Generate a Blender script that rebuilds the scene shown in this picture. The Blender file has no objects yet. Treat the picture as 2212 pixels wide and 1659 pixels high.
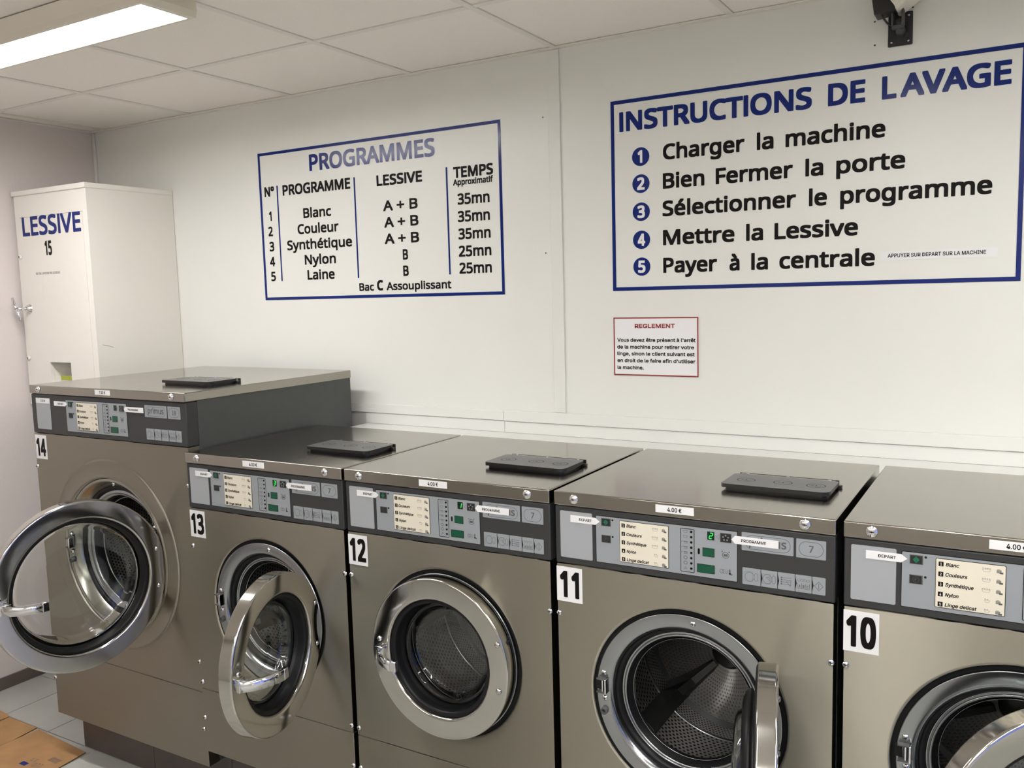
import bpy, bmesh, math, os, random
from mathutils import Vector, Matrix
random.seed(7)
PI = math.pi
SC = bpy.context.scene
COL = SC.collection

# ------------------------------------------------------------------ camera
def make_camera():
    yaw, pitch, roll = -0.532459321, -0.106530251, -0.0270467553
    cy, sy, cp, sp, cr, sr = math.cos(yaw), math.sin(yaw), math.cos(pitch), math.sin(pitch), math.cos(roll), math.sin(roll)
    f = Vector((sy*cp, cy*cp, sp)); rt = Vector((cy, -sy, 0)); up = rt.cross(f)
    r2 = rt*cr + up*sr; u2 = up*cr - rt*sr
    cd = bpy.data.cameras.new('camera'); co = bpy.data.objects.new('camera', cd); COL.objects.link(co)
    m = Matrix((r2, u2, -f)).transposed().to_4x4(); m.translation = (2.11162, -2.719699, 1.714230)
    co.matrix_world = m
    cd.sensor_fit = 'HORIZONTAL'; cd.sensor_width = 36; cd.lens = 1892.12*36/2212
    cd.clip_start = .05
    SC.camera = co
make_camera()

# ------------------------------------------------------------------ world and light
SC.view_settings.view_transform = 'Standard'
SC.view_settings.look = 'None'
SC.view_settings.gamma = 1
SC.view_settings.use_curve_mapping = False
SC.view_settings.exposure = 1.10
SC.cycles.max_bounces = 10
SC.cycles.diffuse_bounces = 4
SC.cycles.glossy_bounces = 6
SC.cycles.transmission_bounces = 8
SC.cycles.sample_clamp_indirect = 6
SC.cycles.caustics_refractive = False
w = bpy.data.worlds.new('dusk'); SC.world = w; w.use_nodes = True
w.node_tree.nodes['Background'].inputs[0].default_value = (.17, .21, .52, 1)
w.node_tree.nodes['Background'].inputs[1].default_value = 1.1
LAMP = 19.0          # emission of the fluorescent diffusers
LAMP_COL = (1.0, .985, .965)

# ------------------------------------------------------------------ materials
MATS = {}
def aniso(m, amt, vec=None, radial=None):
    nt = m.node_tree; b = nt.nodes['Principled BSDF']; b.inputs['Anisotropic'].default_value = amt
    if vec:
        c = nt.nodes.new('ShaderNodeCombineXYZ')
        for i in range(3): c.inputs[i].default_value = vec[i]
        nt.links.new(c.outputs[0], b.inputs['Tangent'])
    else:
        t = nt.nodes.new('ShaderNodeTangent'); t.direction_type = 'RADIAL'; t.axis = radial
        nt.links.new(t.outputs[0], b.inputs['Tangent'])
    return m
def mat(name, col=(.8,.8,.8), rough=.5, metal=0, spec=.5, emit=None, estr=0, trans=0, ior=1.45,
        noise=None, bump=None, brushed=None, coat=0):
    if name in MATS: return MATS[name]
    m = bpy.data.materials.new(name); m.use_nodes = True; nt = m.node_tree
    b = nt.nodes['Principled BSDF']; L = nt.links.new
    b.inputs['Base Color'].default_value = (*col, 1); b.inputs['Roughness'].default_value = rough
    b.inputs['Metallic'].default_value = metal; b.inputs['Specular IOR Level'].default_value = spec
    b.inputs['IOR'].default_value = ior; b.inputs['Transmission Weight'].default_value = trans
    b.inputs['Coat Weight'].default_value = coat
    if emit: b.inputs['Emission Color'].default_value = (*emit, 1); b.inputs['Emission Strength'].default_value = estr
    tc = nt.nodes.new('ShaderNodeTexCoord')
    if noise:
        sc_, amt = noise
        n = nt.nodes.new('ShaderNodeTexNoise'); n.inputs['Scale'].default_value = sc_; n.inputs['Detail'].default_value = 4
        L(tc.outputs['Object'], n.inputs['Vector'])
        r = nt.nodes.new('ShaderNodeMapRange'); r.inputs['From Min'].default_value = .3; r.inputs['From Max'].default_value = .7
        r.inputs['To Min'].default_value = 1-amt; r.inputs['To Max'].default_value = 1+amt*.3
        L(n.outputs['Fac'], r.inputs['Value'])
        v = nt.nodes.new('ShaderNodeVectorMath'); v.operation = 'SCALE'; v.inputs[0].default_value = col
        L(r.outputs[0], v.inputs['Scale']); L(v.outputs[0], b.inputs['Base Color'])
    if bump:
        sc_, st = bump
        n = nt.nodes.new('ShaderNodeTexNoise'); n.inputs['Scale'].default_value = sc_; n.inputs['Detail'].default_value = 3
        L(tc.outputs['Object'], n.inputs['Vector'])
        bp = nt.nodes.new('ShaderNodeBump'); bp.inputs['Strength'].default_value = st; bp.inputs['Distance'].default_value = .002
        L(n.outputs['Fac'], bp.inputs['Height']); L(bp.outputs[0], b.inputs['Normal'])
    if brushed:
        vec, amt = brushed
        mp = nt.nodes.new('ShaderNodeMapping'); mp.inputs['Scale'].default_value = vec
        L(tc.outputs['Object'], mp.inputs['Vector'])
        n = nt.nodes.new('ShaderNodeTexNoise'); n.inputs['Scale'].default_value = 1; n.inputs['Detail'].default_value = 3
        L(mp.outputs[0], n.inputs['Vector'])
        r = nt.nodes.new('ShaderNodeMapRange'); r.inputs['To Min'].default_value = rough-amt; r.inputs['To Max'].default_value = rough+amt
        L(n.outputs['Fac'], r.inputs['Value']); L(r.outputs[0], b.inputs['Roughness'])
        bp = nt.nodes.new('ShaderNodeBump'); bp.inputs['Strength'].default_value = .03; bp.inputs['Distance'].default_value = .0005
        L(n.outputs['Fac'], bp.inputs['Height'])
        # slow dents of thin sheet metal
        n2 = nt.nodes.new('ShaderNodeTexNoise'); n2.inputs['Scale'].default_value = 4.5; n2.inputs['Detail'].default_value = 1
        L(tc.outputs['Object'], n2.inputs['Vector'])
        b2 = nt.nodes.new('ShaderNodeBump'); b2.inputs['Strength'].default_value = .35; b2.inputs['Distance'].default_value = .004
        L(n2.outputs['Fac'], b2.inputs['Height']); L(bp.outputs[0], b2.inputs['Normal']); L(b2.outputs[0], b.inputs['Normal'])
    MATS[name] = m
    return m

def perforated(name, col, cell, hole, rough, depth=.5):
    """steel with staggered round perforations; UV is in metres"""
    m = bpy.data.materials.new(name); m.use_nodes = True; nt = m.node_tree; L = nt.links.new
    b = nt.nodes['Principled BSDF']; b.inputs['Metallic'].default_value = 1
    uv = nt.nodes.new('ShaderNodeUVMap'); uv.uv_map = 'UVMap'
    sep = nt.nodes.new('ShaderNodeSeparateXYZ'); L(uv.outputs[0], sep.inputs[0])
    def M(op, a, bb=None, c=None):
        n = nt.nodes.new('ShaderNodeMath'); n.operation = op
        for i, x in enumerate((a, bb, c)):
            if x is None: continue
            if isinstance(x, (int, float)): n.inputs[i].default_value = x
            else: L(x, n.inputs[i])
        return n.outputs[0]
    v = M('DIVIDE', sep.outputs[1], cell*.9); row = M('FLOOR', v); off = M('MULTIPLY', M('MODULO', row, 2.0), .5)
    u = M('ADD', M('DIVIDE', sep.outputs[0], cell), off)
    fu = M('SUBTRACT', M('FRACT', u), .5); fv = M('SUBTRACT', M('FRACT', v), .5)
    d = M('SQRT', M('ADD', M('MULTIPLY', fu, fu), M('MULTIPLY', fv, fv)))
    r = nt.nodes.new('ShaderNodeMapRange'); r.interpolation_type = 'SMOOTHSTEP'
    r.inputs['From Min'].default_value = hole-.07; r.inputs['From Max'].default_value = hole+.07
    L(d, r.inputs['Value'])
    mx = nt.nodes.new('ShaderNodeMix'); mx.data_type = 'RGBA'
    mx.inputs['A'].default_value = (.006, .006, .006, 1) if depth > .4 else (*[c*.55 for c in col], 1)
    mx.inputs['B'].default_value = (*col, 1); L(r.outputs[0], mx.inputs['Factor']); L(mx.outputs['Result'], b.inputs['Base Color'])
    b.inputs['Roughness'].default_value = rough
    bp = nt.nodes.new('ShaderNodeBump'); bp.inputs['Strength'].default_value = depth; bp.inputs['Distance'].default_value = .003
    L(r.outputs[0], bp.inputs['Height']); L(bp.outputs[0], b.inputs['Normal'])
    MATS[name] = m
    return m

WALL = mat('wall_laminate', (.77,.775,.745), .33, noise=(1.5,.03), bump=(60,.02))
WALLF = mat('front_wall_paint', (.55,.52,.48), .6, noise=(3,.15))
WALLL = mat('left_wall_paint', (.72,.66,.65), .75, bump=(90,.25))
TRIM = mat('trim_white', (.75,.755,.73), .4)
CEIL = mat('ceiling_tile_fibre', (.90,.855,.80), .95, noise=(260,.06), bump=(300,.4))
GRID = mat('ceiling_bar', (.80,.76,.71), .6)
FLOOR = mat('floor_tile_glaze', (.44,.44,.41), .22, noise=(6,.08))
GROUT = mat('grout', (.045,.04,.035), .9)
SKIRT = mat('skirting_tile', (.13,.105,.095), .4, noise=(8,.2))
PLINTH = mat('plinth_tile', (.085,.068,.062), .45, noise=(6,.2))
STEEL = mat('brushed_steel', (.345,.322,.268), .50, 1, brushed=((3,3,260),.03))
STEELH = mat('lid_steel', (.355,.335,.295), .17, 1, brushed=((260,3,3),.05))
POLISH = mat('polished_steel', (.53,.515,.48), .11, 1, noise=(5,.06))
RINGST = mat('bezel_steel', (.35,.36,.375), .22, 1)
DISHST = mat('dish_steel', (.36,.345,.31), .22, 1)
CHROME = mat('chrome', (.75,.75,.76), .06, 1)
GREYP = mat('grey_paint', (.064,.067,.068), .38, noise=(30,.06))
FASC = mat('fascia_plastic', (.034,.035,.037), .42)
BLACK = mat('black_plastic', (.012,.012,.013), .3)
RUBBER = mat('black_rubber', (.006,.006,.007), .42, spec=.3)
DARK = mat('dark_gap', (.004,.004,.004), .8)
LIDPL = mat('dispenser_plastic', (.065,.065,.066), .30)
PANEL = mat('panel_silver', (.29,.31,.335), .4)
PLATE = mat('plate_silver', (.35,.365,.39), .42)
CARD = mat('programme_card', (.74,.69,.58), .55)
STICK = mat('sticker_white', (.80,.80,.82), .5)
INK = mat('ink_black', (.006,.005,.005), .5, spec=.15)
PRINT = mat('print_grey', (.09,.09,.095), .5)
PRINTL = mat('print_light', (.24,.23,.21), .5)
BLUE = mat('sign_blue', (.004,.018,.16), .16, spec=.3)
RED = mat('sign_red', (.28,.022,.022), .4)
CREAM = mat('cabinet_enamel', (.80,.77,.72), .38)
SHADE = mat('cabinet_gap', (.05,.045,.04), .8)
OLIVE = mat('green_tape', (.36,.40,.05), .5)
GREEN = mat('display_green', (.003,.075,.038), .3)
GREEND = mat('display_dark', (.004,.022,.015), .25)
SEG = mat('segment_lit', (0,.3,.02), .5, emit=(.03,1,.08), estr=1.1)
BTN = mat('button_black', (.016,.016,.016), .4)
ICONG = mat('icon_green', (.004,.16,.085), .4)
CARDB = mat('cardboard', (.42,.235,.105), .85, noise=(9,.2), bump=(40,.2))
CARDE = mat('cardboard_edge', (.12,.07,.035), .9)
LAMPW = mat('lamp_housing', (.74,.69,.60), .5)
LAMPE = mat('lamp_diffuser', (1,1,1), .5, emit=LAMP_COL, estr=LAMP)
GLASS = mat('bowl_glass', (.93,.97,.95), .0, trans=1, ior=1.45)
WGLASS = mat('window_glass', (.9,.95,1), .0, trans=1, ior=1.1)
DRUMP = perforated('drum_perforated', (.36,.355,.345), .0125, .27, .34, .6)
DRUMD = perforated('drum_dimpled', (.36,.355,.345), .0095, .27, .30, .5)
DRUMC = perforated('drum_cone', (.42,.41,.395), .013, .25, .28, .35)
aniso(STEEL, .95, vec=(0,0,1))
for m_ in (DRUMP, DRUMD, DRUMC): aniso(m_, .85, radial='Y').node_tree.nodes['Principled BSDF'].inputs['Anisotropic Rotation'].default_value = .25
CAMW = mat('camera_white', (.75,.72,.64), .45)
CAMB = mat('camera_black', (.014,.013,.013), .45)
GREYB = mat('bracket_grey', (.07,.07,.07), .5)

# ------------------------------------------------------------------ mesh helpers
def new_obj(name, me, parent=None, loc=None, kind=None):
    o = bpy.data.objects.new(name, me); COL.objects.link(o)
    if parent: o.parent = parent
    if loc is not None: o.location = loc
    if kind: o['kind'] = kind
    return o
def tag(o, label, cat, group=None, kind=None):
    o['label'] = label; o['category'] = cat
    if group: o['group'] = group
    if kind: o['kind'] = kind
    return o
def empty(name, loc, rz=0):
    o = bpy.data.objects.new(name, None); COL.objects.link(o); o.location = loc; o.rotation_euler = (0,0,rz)
    o.empty_display_size = .05
    return o

class MB:
    def __init__(s): s.bm = bmesh.new(); s.uv = s.bm.loops.layers.uv.new('UVMap')
    def face(s, pts, mi=0, uvs=None, smooth=False):
        try: f = s.bm.faces.new([s.bm.verts.new(p) for p in pts])
        except ValueError: return None
        f.material_index = mi; f.smooth = smooth
        if uvs:
            for l, t in zip(f.loops, uvs): l[s.uv].uv = t
        return f
    def box(s, a, b, bev=0, mi=0, seg=2):
        x0,y0,z0 = [min(a[i],b[i]) for i in range(3)]; x1,y1,z1 = [max(a[i],b[i]) for i in range(3)]
        vs = [s.bm.verts.new(p) for p in ((x0,y0,z0),(x1,y0,z0),(x1,y1,z0),(x0,y1,z0),(x0,y0,z1),(x1,y0,z1),(x1,y1,z1),(x0,y1,z1))]
        fs = [s.bm.faces.new([vs[i] for i in q]) for q in ((0,3,2,1),(4,5,6,7),(0,1,5,4),(1,2,6,5),(2,3,7,6),(3,0,4,7))]
        for f in fs: f.material_index = mi
        if bev:
            es = list({e for f in fs for e in f.edges})
            r = bmesh.ops.bevel(s.bm, geom=es, offset=bev, segments=seg, affect='EDGES', profile=.5)
            for f in r['faces']: f.material_index = mi; f.smooth = True
        return s
    def lathe(s, prof, n=96, c=(0,0), mi=0, uvlen=None, a0=0, a1=2*PI, smooth=True):
        """revolve (r, y) about the y axis through (cx, cz)"""
        rings = []
        full = abs(a1-a0-2*PI) < 1e-6
        m = n if full else n+1
        for r, y in prof:
            rings.append([s.bm.verts.new((c[0]+r*math.cos(a0+(a1-a0)*i/n), y, c[1]+r*math.sin(a0+(a1-a0)*i/n))) for i in range(m)])
        L = 0
        for k in range(len(prof)-1):
            d = math.hypot(prof[k+1][0]-prof[k][0], prof[k+1][1]-prof[k][1])
            for i in range(n):
                j = (i+1) % m
                f = s.bm.faces.new([rings[k][i], rings[k+1][i], rings[k+1][j], rings[k][j]])
                f.material_index = mi; f.smooth = smooth
                R = uvlen if uvlen else prof[k][0]
                t0, t1 = a0+(a1-a0)*i/n, a0+(a1-a0)*(i+1)/n
                for l, t in zip(f.loops, ((t0*R,L),(t0*R,L+d),(t1*R,L+d),(t1*R,L))): l[s.uv].uv = t
            L += d
        return s
    def disc(s, r, y, c=(0,0), n=32, mi=0, flip=False, rx=None):
        pts = [(c[0]+(rx or r)*math.cos(2*PI*i/n), y, c[1]+r*math.sin(2*PI*i/n)) for i in range(n)]
        s.face(pts if not flip else pts[::-1], mi); return s
    def tube(s, path, r, n=10, mi=0, caps=True):
        path = [Vector(p) for p in path]; rings = []
        for i, p in enumerate(path):
            t = (path[min(i+1,len(path)-1)]-path[max(i-1,0)]).normalized()
            a = Vector((0,0,1)) if abs(t.z) < .9 else Vector((1,0,0))
            u = t.cross(a).normalized(); v = t.cross(u)
            rr = r[i] if isinstance(r, (list,tuple)) else r
            rings.append([s.bm.verts.new(p+u*rr*math.cos(2*PI*k/n)+v*rr*math.sin(2*PI*k/n)) for k in range(n)])
        for i in range(len(path)-1):
            for k in range(n):
                f = s.bm.faces.new([rings[i][k], rings[i][(k+1)%n], rings[i+1][(k+1)%n], rings[i+1][k]]); f.smooth = True; f.material_index = mi
        if caps:
            for rg in (rings[0][::-1], rings[-1]):
                f = s.bm.faces.new(rg); f.material_index = mi
        return s
    def prism(s, pts, y0, y1, mi=0, axis='y'):
        """extrude a polygon given in (x, z) from y0 to y1 (or (x, y) from z0 to z1 with axis z)"""
        P = (lambda p, t: (p[0], t, p[1])) if axis == 'y' else (lambda p, t: (p[0], p[1], t))
        a = [s.bm.verts.new(P(p, y0)) for p in pts]; b = [s.bm.verts.new(P(p, y1)) for p in pts]; n = len(pts)
        fs = [s.bm.faces.new(a), s.bm.faces.new(b[::-1])]
        for i in range(n): fs.append(s.bm.faces.new([a[i], b[i], b[(i+1)%n], a[(i+1)%n]]))
        for f in fs: f.material_index = mi
        return s
    def outline(s, pts, wd, y, mi=0):
        """closed thin line along a polygon, in the (x, z) plane"""
        n = len(pts)
        def off(d):
            out = []
            for i in range(n):
                p0, p1, p2 = Vector(pts[i-1]), Vector(pts[i]), Vector(pts[(i+1)%n])
                e1 = (p1-p0).normalized(); e2 = (p2-p1).normalized()
                n1 = Vector((-e1.y, e1.x)); n2 = Vector((-e2.y, e2.x)); b = (n1+n2)
                b = b/max(b.dot(n1), .2) if b.length > 1e-6 else n1
                out.append(p1+b*d)
            return out
        a, b = off(-wd/2), off(wd/2)
        for i in range(n):
            j = (i+1) % n
            s.face([(a[i].x,y,a[i].y),(a[j].x,y,a[j].y),(b[j].x,y,b[j].y),(b[i].x,y,b[i].y)], mi)
        return s
    def mesh(s, name, mats):
        bmesh.ops.recalc_face_normals(s.bm, faces=s.bm.faces)
        me = bpy.data.meshes.new(name); s.bm.to_mesh(me); s.bm.free()
        for m in (mats if isinstance(mats, (list,tuple)) else [mats]): me.materials.append(m)
        return me
    def obj(s, name, mats, parent=None, loc=None, kind=None):
        return new_obj(name, s.mesh(name, mats), parent, loc, kind)

def rrect(x0, z0, x1, z1, r, n=5):
    out = []
    for cx, cz, a in ((x1-r,z1-r,0),(x0+r,z1-r,90),(x0+r,z0+r,180),(x1-r,z0+r,270)):
        for i in range(n+1):
            t = math.radians(a+90*i/n); out.append((cx+r*math.cos(t), cz+r*math.sin(t)))
    return out
def ellipse(cx, cz, rx, rz, n=28):
    return [(cx+rx*math.cos(2*PI*i/n), cz+rz*math.sin(2*PI*i/n)) for i in range(n)]

# ------------------------------------------------------------------ lettering
FD = bpy.utils.system_resource('DATAFILES', path='fonts')
def load_font(fn):
    try:
        p = os.path.join(FD, fn)
        return bpy.data.fonts.load(p) if os.path.exists(p) else None
    except Exception:
        return None
FONTS = {'hum': load_font('NotoSansHebrew-Regular.woff2'), 'gro': load_font('Inter.woff2')}
_gc = {}
def glyphs(text, font, shear=0):
    k = (text, font, shear)
    if k not in _gc:
        plain = font == 'hum' and text.isupper() and 'I' in text      # sans-serif capital I
        c = bpy.data.curves.new('t', 'FONT'); c.body = text.replace('I', 'l') if plain else text; c.resolution_u = 3; c.shear = shear
        if FONTS.get(font): c.font = FONTS[font]
        c.fill_mode = 'FRONT'
        o = bpy.data.objects.new('t', c)
        me = bpy.data.meshes.new_from_object(o)
        vs = [tuple(v.co) for v in me.vertices]; fs = [tuple(p.vertices) for p in me.polygons]
        bpy.data.objects.remove(o); bpy.data.meshes.remove(me); bpy.data.curves.remove(c)
        if plain:
            ch = cap(font); vs = [(v[0], ch if v[1] > ch*1.03 else v[1], v[2]) for v in vs]
        _gc[k] = (vs, fs)
    return _gc[k]
def cap(font):
    vs, _ = glyphs('H', font); return max(v[1] for v in vs)
def letters(mb, text, x0, x1, zb, h, y, font='hum', bold=0, mi=0, shear=0, plane='front', align='fit'):
    """lay text from x0 to x1 on baseline zb with capital height h; bold = stroke growth in metres"""
    vs, fs = glyphs(text, font, shear)
    if not vs: return mb
    mnx, mxx = min(v[0] for v in vs), max(v[0] for v in vs)
    sz = (h-2*bold)/cap(font)
    if align == 'fit': sx = (x1-x0-2*bold)/(mxx-mnx); ox = x0+bold
    else:
        sx = sz*(align if isinstance(align, float) else 1); ox = (x0+x1)/2-(mxx-mnx)*sx/2
    offs = [(0,0)]
    if bold:
        q = bold*.92
        offs = [(q,q),(q,-q),(-q,-q),(-q,q),(bold,0),(-bold,0),(0,bold),(0,-bold),(0,0)]
        if bold > .0026:
            k_ = [-.75,-.5,-.25,.25,.5,.75]
            offs = [(q,t*q) for t in k_]+[(-q,t*q) for t in k_]+[(t*q,q) for t in k_]+[(t*q,-q) for t in k_]+offs
    for j, (dx, dz) in enumerate(offs):
        yy = y-j*1.2e-5
        V = [mb.bm.verts.new((ox+(v[0]-mnx)*sx+dx, yy, zb+bold+v[1]*sz+dz)) for v in vs]
        for f in fs:
            try: q = mb.bm.faces.new([V[i] for i in f]); q.material_index = mi
            except ValueError: pass
    return mb

# ================================================================== ROOM
XL, XR, YF, ZC = -1.79, 4.1, -3.9, 2.52
TH = .12
root = MB().box((XL-TH, 0, -.15), (XR+TH, TH, ZC+.1)).obj('wall_back', WALL, kind='structure')
MB().box((XL-TH, YF-TH, -.15), (XL, 0, ZC+.1)).obj('wall_left', WALLL, kind='structure')
MB().box((XL-TH, YF-TH, -.15), (XR+TH, YF, ZC+.1)).obj('wall_front', WALLF, kind='structure')
# right wall; its big window, unseen, is added for the blue reflections
wy0, wy1, wz0, wz1 = -3.3, -.45, .25, 2.2
mb = MB()
mb.box((XR, YF, -.15), (XR+TH, wy0, ZC+.1)); mb.box((XR, wy1, -.15), (XR+TH, 0, ZC+.1))
mb.box((XR, wy0, -.15), (XR+TH, wy1, wz0)); mb.box((XR, wy0, wz1), (XR+TH, wy1, ZC+.1))
mb.obj('wall_right', WALL, kind='structure')
win = MB()
for a, b in (((wy0,wz0),(wy0+.05,wz1)), ((wy1-.05,wz0),(wy1,wz1)), ((wy0,wz0),(wy1,wz0+.05)), ((wy0,wz1-.05),(wy1,wz1)), ((-1.9,wz0),(-1.85,wz1))):
    win.box((XR+.03,a[0],a[1]), (XR+.08,b[0],b[1]))
wo = win.obj('window_1', TRIM, kind='structure')
MB().box((XR+.05,wy0+.04,wz0+.04),(XR+.056,wy1-.04,wz1-.04)).obj('window_pane', WGLASS, wo)

# floor: slab of grout with single tiles
fl = MB().box((XL-TH, YF-TH, -.15), (XR+TH, TH, -.004)).obj('floor', GROUT, kind='structure')
T = .305
tile_me = MB().box((-T/2+.0022,-T/2+.0022,-.004),(T/2-.0022,T/2-.0022,0)).mesh('floor_tile', FLOOR)
tx0, ty0 = -1.54, -.792
i = 0
for ix in range(-2, 20):
    for iy in range(-11, 3):
        x, y = tx0+(ix+.5)*T, ty0+(iy+.5)*T
        if x-T/2 > XR or y+T/2 < YF or x+T/2 < XL or y-T/2 > 0: continue
        if iy >= 1 and ix > 1: continue           # covered by plinth and machines
        x0, x1 = max(x-T/2, XL), min(x+T/2, XR); y0, y1 = max(y-T/2, YF), min(y+T/2, 0)
        if x1-x0 < .02 or y1-y0 < .02: continue
        if x1-x0 < T-.001 or y1-y0 < T-.001:
            new_obj('floor_tile', MB().box((x0+.002,y0+.002,-.004),(x1-.002,y1-.002,0)).mesh('floor_tile', FLOOR), fl)
        else:
            new_obj('floor_tile', tile_me, fl, (x, y, 0))

# ceiling: T bars and fibre tiles
ce = MB().box((XL-TH, YF-TH, ZC+.02), (XR+TH, TH, ZC+.1)).obj('ceiling', GRID, kind='structure')
P6 = .6; cx0, cy0 = -1.0858, -.5248
xs = [XL]+[cx0+P6*k for k in range(-1, 9) if XL+.05 < cx0+P6*k < XR-.02]+[XR]
ys = [YF]+[cy0-P6*k for k in range(5, -1, -1) if cy0-P6*k > YF+.05]+[0]
for x in xs[1:-1]:
    MB().box((x-.012, YF, ZC-.001), (x+.012, 0, ZC+.006), .0012, seg=1).obj('ceiling_grid_bar', GRID, ce)
for y in ys[1:-1]:
    for a, b in zip(xs[:-1], xs[1:]):
        MB().box((a+(.0128 if a > XL else 0), y-.012, ZC-.0004), (b-(.0128 if b < XR else 0), y+.012, ZC+.006)).obj('ceiling_grid_bar', GRID, ce)
for a, b in zip(xs[:-1], xs[1:]):
    for c, d in zip(ys[:-1], ys[1:]):
        g = .0135
        MB().box((a+g, c+g, ZC+.003), (b-g, d-g, ZC+.02)).obj('ceiling_tile', CEIL, ce)
# wall angle of the ceiling
MB().box((XL, -.022, ZC-.003), (XR, -.0005, ZC+.0015)).obj('trim_1', GRID, kind='structure')
MB().box((XL+.0005, YF, ZC-.003), (XL+.022, -.022, ZC+.0015)).obj('trim_2', GRID, kind='structure')
# cover strip between the wall panels
MB().box((.684, -.006, 1.282), (.728, -.0002, ZC-.004), .001).obj('trim_3', TRIM, kind='structure')
# corner moulding
MB().box((XL+.0003, -.012, 1.2), (XL+.014, -.0002, ZC-.004), .003).obj('trim_4', TRIM, kind='structure')
# boxed cable duct: two bands and the ledge behind the machines
MB().box((-.6, -.016, 1.244), (.479, -.0002, 1.279), .0015).obj('trim_5', TRIM, kind='structure')
MB().box((.481, -.018, 1.243), (XR-.001, -.0002, 1.281), .0015).obj('trim_6', TRIM, kind='structure')
MB().box((-.17, -.011, 1.2), (.479, -.0002, 1.2425), .001).obj('trim_7', TRIM, kind='structure')
MB().box((.481, -.012, 1.2), (XR-.001, -.0002, 1.2415), .001).obj('trim_8', TRIM, kind='structure')
MB().box((-.165, -.285, 1.17), (XR-.001, -.0003, 1.1995), .002).obj('trim_9', TRIM, kind='structure')
# skirting at the left wall
for k in range(9):
    y1 = -.003-k*.4
    if k == 0: continue
    MB().box((XL+.0002, max(y1-.398, YF+.01), 0), (XL+.009, y1, .056), .0015).obj('baseboard_left' if k == 1 else 'baseboard_left', SKIRT, kind='structure')
# raised plinth under the machines, faced with tiles
pl = MB().box((-.985, -.782, 0), (XR-.2, -.15, .165)).obj('machine_plinth', PLINTH); pl['kind'] = 'structure'
for k in range(14):
    x0 = -.985-.008 if k == 0 else -.575+.41*(k-1)
    x1 = -.577 if k == 0 else x0+.408
    if x1 > XR-.2: break
    MB().box((x0, -.791, .0005), (x1, -.7822, .166), .0008).obj('plinth_tile', PLINTH, pl)
# nail heads left in the wall panels
for (x, z) in ((1.719, 2.434), (1.720, 2.370), (1.816, 2.456), (.66, 1.84), (.66, 2.30)):
    o = MB().lathe([(.0001,-.0016),(.0022,-.0012),(.0028,-.0001)], 10).obj('nail_head', GREYB, root, (x, 0, z)); 

# ================================================================== WALL SIGNS
def frame_bars(parent, x0, z0, x1, z1, wd, m, y=-.0006, name='border'):
    mb = MB()
    mb.box((x0,y,z0),(x0+wd,-.0001,z1)); mb.box((x1-wd,y,z0),(x1,-.0001,z1))
    mb.box((x0+wd,y,z0),(x1-wd,-.0001,z0+wd)); mb.box((x0+wd,y,z1-wd),(x1-wd,-.0001,z1))
    return mb.obj(name, m, parent)

s = empty('wall_sign', (-.11, -.0004, 1.70))
tag(s, 'programme table lettered on the back wall in a blue border, headed PROGRAMMES', 'sign')
def S(mb, name, m): return mb.obj(name, m, s, (.11, 0, -1.70))
Y0 = -.0002
mb = MB(); wd = .0115; x0, x1, z0, z1 = -.7035, .4905, 1.700, 2.3135
mb.box((x0,-.0006,z0),(x0+wd,0,z1)); mb.box((x1-wd,-.0006,z0),(x1,0,z1)); mb.box((x0+wd,-.0006,z0),(x1-wd,0,z0+wd)); mb.box((x0+wd,-.0006,z1-wd),(x1-wd,0,z1))
S(mb, 'border', BLUE)
S(letters(MB(), 'PROGRAMMES', -.416, .205, 2.216, .066, Y0, bold=.0030), 'heading', BLUE)
for x, zt in ((-.601, 2.174), (-.185, 2.172), (.2545, 2.170)):
    S(MB().box((x-.0035,-.0005,1.779),(x+.0035,0,zt)), 'column_line', BLUE)
BB = .0019
for t, a, b, z, h in (('N°',-.675,-.619,2.132,.041), ('PROGRAMME',-.571,-.206,2.130,.043), ('LESSIVE',-.074,.143,2.128,.041), ('TEMPS',.284,.455,2.1275,.040), ('Approximatif',.282,.454,2.101,.022)):
    S(letters(MB(), t, a, b, z, h, Y0, bold=BB*(.6 if h < .03 else 1.15)), 'column_heading', INK)
rows = (('1','Blanc','A + B','35mn',2.031,(-.656,-.641),(-.462,-.312),(-.047,.118),(.299,.437)),
        ('2','Couleur','A + B','35mn',1.968,(-.665,-.639),(-.498,-.276),(-.045,.119),(.298,.436)),
        ('3','Synthétique','A + B','35mn',1.905,(-.663,-.636),(-.561,-.210),(-.046,.119),(.298,.437)),
        ('4','Nylon','B','25mn',1.842,(-.665,-.636),(-.467,-.299),(.039,.064),(.297,.438)),
        ('5','Laine','B','25mn',1.780,(-.663,-.636),(-.456,-.309),(.038,.064),(.297,.438)))
for n, p, l, t, z, a, b, c, d in rows:
    for tx, rg in ((n,a),(p,b),(l,c),(t,d)): S(letters(MB(), tx, rg[0], rg[1], z, .040, Y0, bold=BB*.95), 'table_entry', INK)
for t, a, b, h, bo in (('Bac',-.183,-.109,.031,.0014), ('C',-.093,-.063,.040,.0025), ('Assouplissant',-.046,.259,.031,.0014)): S(letters(MB(), t, a, b, 1.7275, h, Y0, bold=bo), 'footer_word', INK)

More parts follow.
